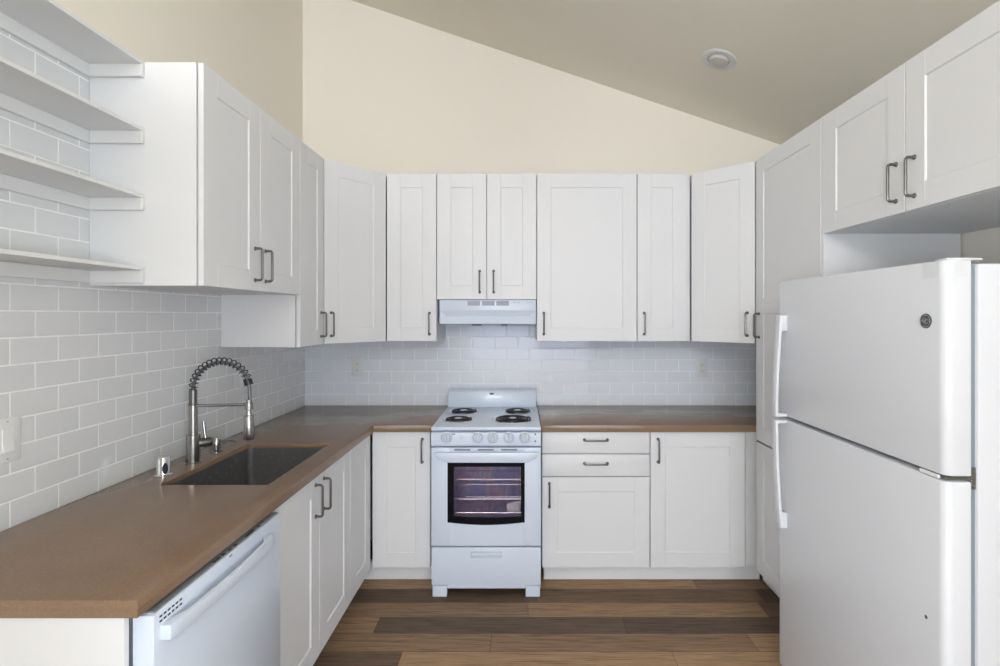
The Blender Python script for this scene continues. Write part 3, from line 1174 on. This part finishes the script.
e = [V((-H2, y1_, zbm)), V((H2, y1_, zbm))]
k = [V((-H2, 0, zt)), V((H2, 0, zt)), V((H2, 0, zbm)), V((-H2, 0, zbm))]
F = b.faces.new
F((a[0], a[1], a[2], a[3]))
F((a[3], a[2], c[1], c[0]))
F((c[0], c[1], c[2], c[3]))
F((a[2], e[1], c[2], c[1]))
F((a[3], c[0], c[3], e[0]))
F((a[1], k[1], k[2], e[1], a[2]))
F((a[0], a[3], e[0], k[3], k[0]))
F((a[0], k[0], k[1], a[1]))
F((c[3], c[2], e[1], k[2], k[3], e[0]))
F((k[0], k[3], k[2], k[1]))
bmesh.ops.recalc_face_normals(b, faces=list(b.faces))
es = [ed for ed in b.edges if ed.calc_face_angle(0) > 0.3]
bmesh.ops.bevel(b, geom=es, offset=0.003, segments=2, profile=0.5, affect='EDGES')
hood = obj('body', b, 'enamel', t)
for px0, px1 in ((467.6, 480.0), (482.0, 494.6), (496.3, 509.0)):
    b = N()
    sc_ = 518 / (FU + 0.012)
    x0_, x1_ = (px0 - 521) / sc_ - hcx, (px1 - 521) / sc_ - hcx
    bx(b, x0_, x1_, y1_ - 0.0015, y1_ + 0.004, 1.585 - z0, 1.614 - z0, 0.0006)
    gr = obj('vent_grille', b, 'grille', t)
    b = N()
    for q_ in range(4):
        bx(b, x0_ + 0.002, x1_ - 0.002, y1_ - 0.0025, y1_ - 0.001, 1.589 - z0 + q_ * 0.007, 1.591 - z0 + q_ * 0.007)
    obj_each('louvre', b, 'label', gr)
b = N()
for px0, px1 in ((513.0, 516.0), (517.5, 520.0), (527.0, 533.0)):
    bx(b, (px0 - 521) / sc_ - hcx, (px1 - 521) / sc_ - hcx, y1_ - 0.001, y1_ + 0.002, 1.602 - z0, 1.606 - z0)
obj_each('control_label', b, 'label', t)
b = N(); bx(b, -H2 + 0.04, H2 - 0.04, y2_ + 0.03, -0.06, -0.004, 0.002); obj('filter_panel', b, 'grille', t)
b = N()
bx(b, -0.10, -0.04, y2_ + 0.035, y2_ + 0.09, -0.010, -0.002, 0.002)
bx(b, 0.08, 0.12, y2_ + 0.035, y2_ + 0.09, -0.010, -0.002, 0.002)
obj_each('switch', b, 'slot', t)

# ------------------------------------------------------------------ refrigerator
XFR = 1.07
fy0, fy1 = 1.305, 2.160
xd = 0.066      # door thickness
t = thing('refrigerator', 'white top-freezer refrigerator on the right', 'refrigerator', (XFR + 0.40, (fy0 + fy1) / 2, 0))
ox, oy = XFR + 0.40, (fy0 + fy1) / 2
L = lambda x, y: (x - ox, y - oy)


def rbox_poly(x0, x1, y0, y1, r, n=6, corners=(1, 1, 0, 0)):
    """rounded only at the front corners (low x)"""
    pts = []
    for i, (cx, cy, a0, rr) in enumerate(((x0, y0, PI, r), (x1, y0, 1.5 * PI, 0.004), (x1, y1, 0, 0.004), (x0, y1, 0.5 * PI, r))):
        sx = 1 if cx == x0 else -1
        sy = 1 if cy == y0 else -1
        for k in range(n + 1):
            a = a0 + k / n * PI / 2
            pts.append((cx + sx * rr + rr * math.cos(a), cy + sy * rr + rr * math.sin(a)))
    return pts


b = N()
bx(b, XFR + xd + 0.018 - ox, 1.84 - ox, fy0 + 0.004 - oy, fy1 - 0.004 - oy, 0.03, 1.655, 0.005, 2)
obj('body', b, 'fridge', t)
b = N()
bx(b, XFR + xd - ox, XFR + xd + 0.018 - ox, fy0 + 0.012 - oy, fy1 - 0.012 - oy, 0.08, 1.652)
obj('gasket', b, 'fridgegap', t)
b = N(); prism(b, rbox_poly(XFR - ox, XFR + xd - ox, fy0 - oy, fy1 - oy, 0.022), 1.117, 1.664, 'z', 0.004, 2)
fd = obj('freezer_door', b, 'fridge', t)
b = N(); prism(b, rbox_poly(XFR - ox, XFR + xd - ox, fy0 - oy, fy1 - oy, 0.022), 0.085, 1.103, 'z', 0.004, 2)
rd = obj('fresh_food_door', b, 'fridge', t)
b = N(); bx(b, XFR + 0.03 - ox, XFR + xd + 0.05 - ox, fy0 + 0.03 - oy, fy1 - 0.03 - oy, 0.01, 0.08, 0.003); obj('base_grille', b, 'fridgegap', t)
b = N()
for yy in (fy0 + 0.06, fy1 - 0.06):
    for xx in (XFR + 0.13, 1.78):
        lathe(b, [(0, 0), (0.02, 0), (0.02, 0.032), (0, 0.032)], (xx - ox, yy - oy, 0), 'z', 16)
obj_each('foot', b, 'dark', t)


def fridge_handle(zend, zgap, parent):
    """bow bar: mount block at zend, bowing out to the gap between the doors"""
    b = N()
    n = 18
    sgn = 1 if zend > zgap else -1
    Lh = abs(zend - zgap)
    blk = 0.066                     # length of the mount block
    out_, in_ = [], []
    for k in range(n + 1):
        f_ = k / n
        z = zend - sgn * f_ * Lh
        out_.append((XFR - (0.027 + 0.019 * math.sin(f_ * PI / 2)) - ox, z))
        if f_ * Lh > blk:
            in_.append((out_[-1][0] + 0.011, z))
    face = XFR + 0.0015 - ox
    in_ = [(face, zend), (face, zend - sgn * blk * 0.94), (in_[0][0], zend - sgn * blk)] + in_[:-1]
    in_ += [(in_[-1][0], zgap + sgn * 0.014), (face, zgap + sgn * 0.012), (face, zgap)]
    prism(b, out_ + in_[::-1], 2.082 - oy, 2.116 - oy, 'y', 0.0025, 2)
    return obj('handle', b, 'fridge', parent)


fridge_handle(1.525, 1.117, fd)
fridge_handle(0.668, 1.103, rd)
# emblem
b = N()
Rx = Matrix(((0, 0, -1), (0, 1, 0), (1, 0, 0)))
ey_, ez_ = 1.3685 - oy, 1.509
lathe(b, [(0, 0), (0.0195, 0), (0.0195, 0.002), (0.0175, 0.003), (0, 0.003)], (XFR - ox + 0.0005, ey_, ez_), Rx, 28)
em = obj('emblem', b, 'emblem', fd, 'round pewter grey badge')
b = N()
xe = XFR - ox - 0.0028
tube(b, [(xe, ey_ + 0.0165 * math.cos(2 * PI * k / 28), ez_ + 0.0165 * math.sin(2 * PI * k / 28)) for k in range(28)], 0.0007, 6, True)
# script monogram: two looping strokes
def sp(fn, n=30):
    return [(xe, ey_ - fn(k / n)[0], ez_ + fn(k / n)[1]) for k in range(n + 1)]
tube(b, sp(lambda u: (-0.0035 + 0.0048 * math.cos(0.6 + 5.6 * u) * (1 - 0.25 * u), 0.0025 + 0.0062 * math.sin(0.6 + 5.6 * u) * (1 - 0.2 * u))), 0.00085, 6)
tube(b, sp(lambda u: (-0.0010 - 0.0035 * u + 0.003 * math.sin(PI * u), 0.003 - 0.012 * u)), 0.0008, 6)
tube(b, sp(lambda u: (0.0045 + 0.0042 * math.cos(0.5 + 5.3 * u), -0.001 + 0.0058 * math.sin(0.5 + 5.3 * u))), 0.00085, 6)
tube(b, sp(lambda u: (-0.006 + 0.014 * u, -0.004 + 0.008 * u)), 0.0006, 6)
for a in (PI / 2, -PI / 2, 0, PI):
    tube(b, [(xe, ey_ + 0.014 * math.cos(a + d_), ez_ + 0.014 * math.sin(a + d_)) for d_ in (-0.3, -0.1, 0.1, 0.3)], 0.0007, 6)
obj('monogram', b, 'emblem2', em)
# chip in the paint
b = N()
lathe(b, [(0, 0), (0.0055, 0), (0.0045, 0.0006), (0, 0.0006)], (XFR - ox + 0.0002, 1.3685 - oy, 0.727), Rx, 12)
obj('paint_chip', b, 'emblem', rd, 'small dark chip in the white paint')
# clear tape on the top corner
b = N()
bx(b, XFR - 0.0005 - ox, XFR + 0.0003 - ox, fy0 + 0.020 - oy, fy0 + 0.075 - oy, 1.622, 1.662)
bx(b, XFR + 0.024 - ox, XFR + 0.056 - ox, fy0 - 0.0005 - oy, fy0 + 0.0003 - oy, 1.622, 1.662)
obj_each('tape', b, 'tape', fd)
# hinges
b = N()
prism(b, [L(XFR + 0.012, fy0 + 0.012), L(XFR + 0.055, fy0 + 0.002), L(XFR + 0.105, fy0 + 0.012), L(XFR + 0.11, fy0 + 0.06), L(XFR + 0.02, fy0 + 0.06)], 1.6635, 1.6700, 'z', 0.003, 2)
obj('top_hinge_cover', b, 'fridge', t)
b = N()
bx(b, XFR + 0.004 - ox, XFR + xd + 0.014 - ox, fy0 + 0.006 - oy, fy0 + 0.07 - oy, 1.106, 1.114, 0.001)
bx(b, XFR + xd + 0.004 - ox, XFR + xd + 0.0165 - ox, fy0 + 0.0065 - oy, fy0 + 0.012 - oy, 1.082, 1.138, 0.001)
hg = obj('centre_hinge', b, 'hinge', t, 'bright metal hinge between the two doors')
b = N()
bx(b, XFR - 0.001 - ox, XFR + 0.005 - ox, fy0 + 0.024 - oy, fy0 + 0.085 - oy, 1.1050, 1.1150, 0.001)
obj('hinge_cover', b, 'plate', hg)
b = N()
for z in (1.092, 1.128):
    lathe(b, [(0, 0), (0.005, 0), (0.004, 0.002), (0, 0.0025)], (XFR + xd + 0.010 - ox, fy0 + 0.0066 - oy, z), Rk, 12)
obj_each('screw', b, 'steel', hg)


# ------------------------------------------------------------------ outlets and switch
def outlet(label, loc, rz):
    t = thing('outlet', label, 'outlet', loc, rz, 'white wall outlets')
    b = N(); bx(b, -0.0375, 0.0375, 0, 0.0055, -0.062, 0.062, 0.0025, 2)
    for v in b.verts:
        v.co.y = -v.co.y
    bmesh.ops.reverse_faces(b, faces=list(b.faces))
    obj('cover_plate', b, 'outlet', t)
    b = N(); bx(b, -0.0175, 0.0175, -0.0075, -0.004, -0.034, 0.034, 0.001)
    rc = obj('receptacle', b, 'outlet', t)
    b = N()
    for s_ in (-1, 1):
        zc_ = s_ * 0.020
        bx(b, -0.0075, -0.0052, -0.0079, -0.007, zc_ - 0.003, zc_ + 0.006)
        bx(b, 0.0052, 0.0075, -0.0079, -0.007, zc_ - 0.003, zc_ + 0.006)
        bx(b, -0.0022, 0.0022, -0.0079, -0.007, zc_ - 0.0095, zc_ - 0.005)
    obj_each('socket_slot', b, 'slot', rc)
    b = N()
    bx(b, -0.012, 0.012, -0.0056, -0.007, -0.0035, 0.0035, 0.0005)
    obj('test_button', b, 'label', rc)


outlet('white outlet on the back wall left of the range', (-1.113, YB - 0.0082, 1.178), 0)
outlet('white outlet on the back wall near the pantry, above the right worktop', (1.229, YB - 0.0082, 1.170), 0)
outlet('white outlet on the left wall behind the faucet hose', (XL + TT - 0.0003, 2.735, 1.176), RZL)
t = thing('light_switch', 'white two-gang rocker light switch on the left tiled wall', 'light switch', (XL + TT - 0.0003, 1.453, 1.168), RZL)
b = N(); bx(b, -0.062, 0.062, -0.006, 0, -0.064, 0.064, 0.0025, 2); obj('cover_plate', b, 'plate', t)
for x in (-0.026, 0.022):
    b = N()
    prism(b, [(-0.004, -0.034), (-0.012, -0.033), (-0.0065, 0.0), (-0.0085, 0.033), (-0.004, 0.034)], x - 0.0165, x + 0.0165, 'x', 0.0008)
    obj('rocker', b, 'plate', t)
b = N()
for x in (-0.026, 0.022):
    for z in (-0.053, 0.053):
        lathe(b, [(0, 0), (0.0028, 0), (0.0022, 0.001), (0, 0.001)], (x, -0.006, z), Rk, 10)
obj_each('screw', b, 'label', t)

# ------------------------------------------------------------------ recessed ceiling lamp (off)
lx, ly = 1.078, 2.82
t = thing('recessed_ceiling_light', 'round white recessed light, switched off, in the sloped ceiling', 'ceiling light', (lx, ly, zc(lx)))
t.rotation_euler = (0, math.atan(0.3365), 0)
b = N()
lathe(b, [(0.094, -0.0005), (0.094, -0.004), (0.088, -0.008), (0.064, -0.0085), (0.060, -0.006), (0.058, -0.0008)], (0, 0, 0), 'z', 40)
obj('trim_ring', b, 'can', t)
b = N()
lathe(b, [(0.0575, -0.0012), (0.050, -0.0145), (0.046, -0.018), (0.030, -0.0205), (0, -0.021)], (0.004, 0, 0), 'z', 36)
obj('lens', b, 'lens', t)
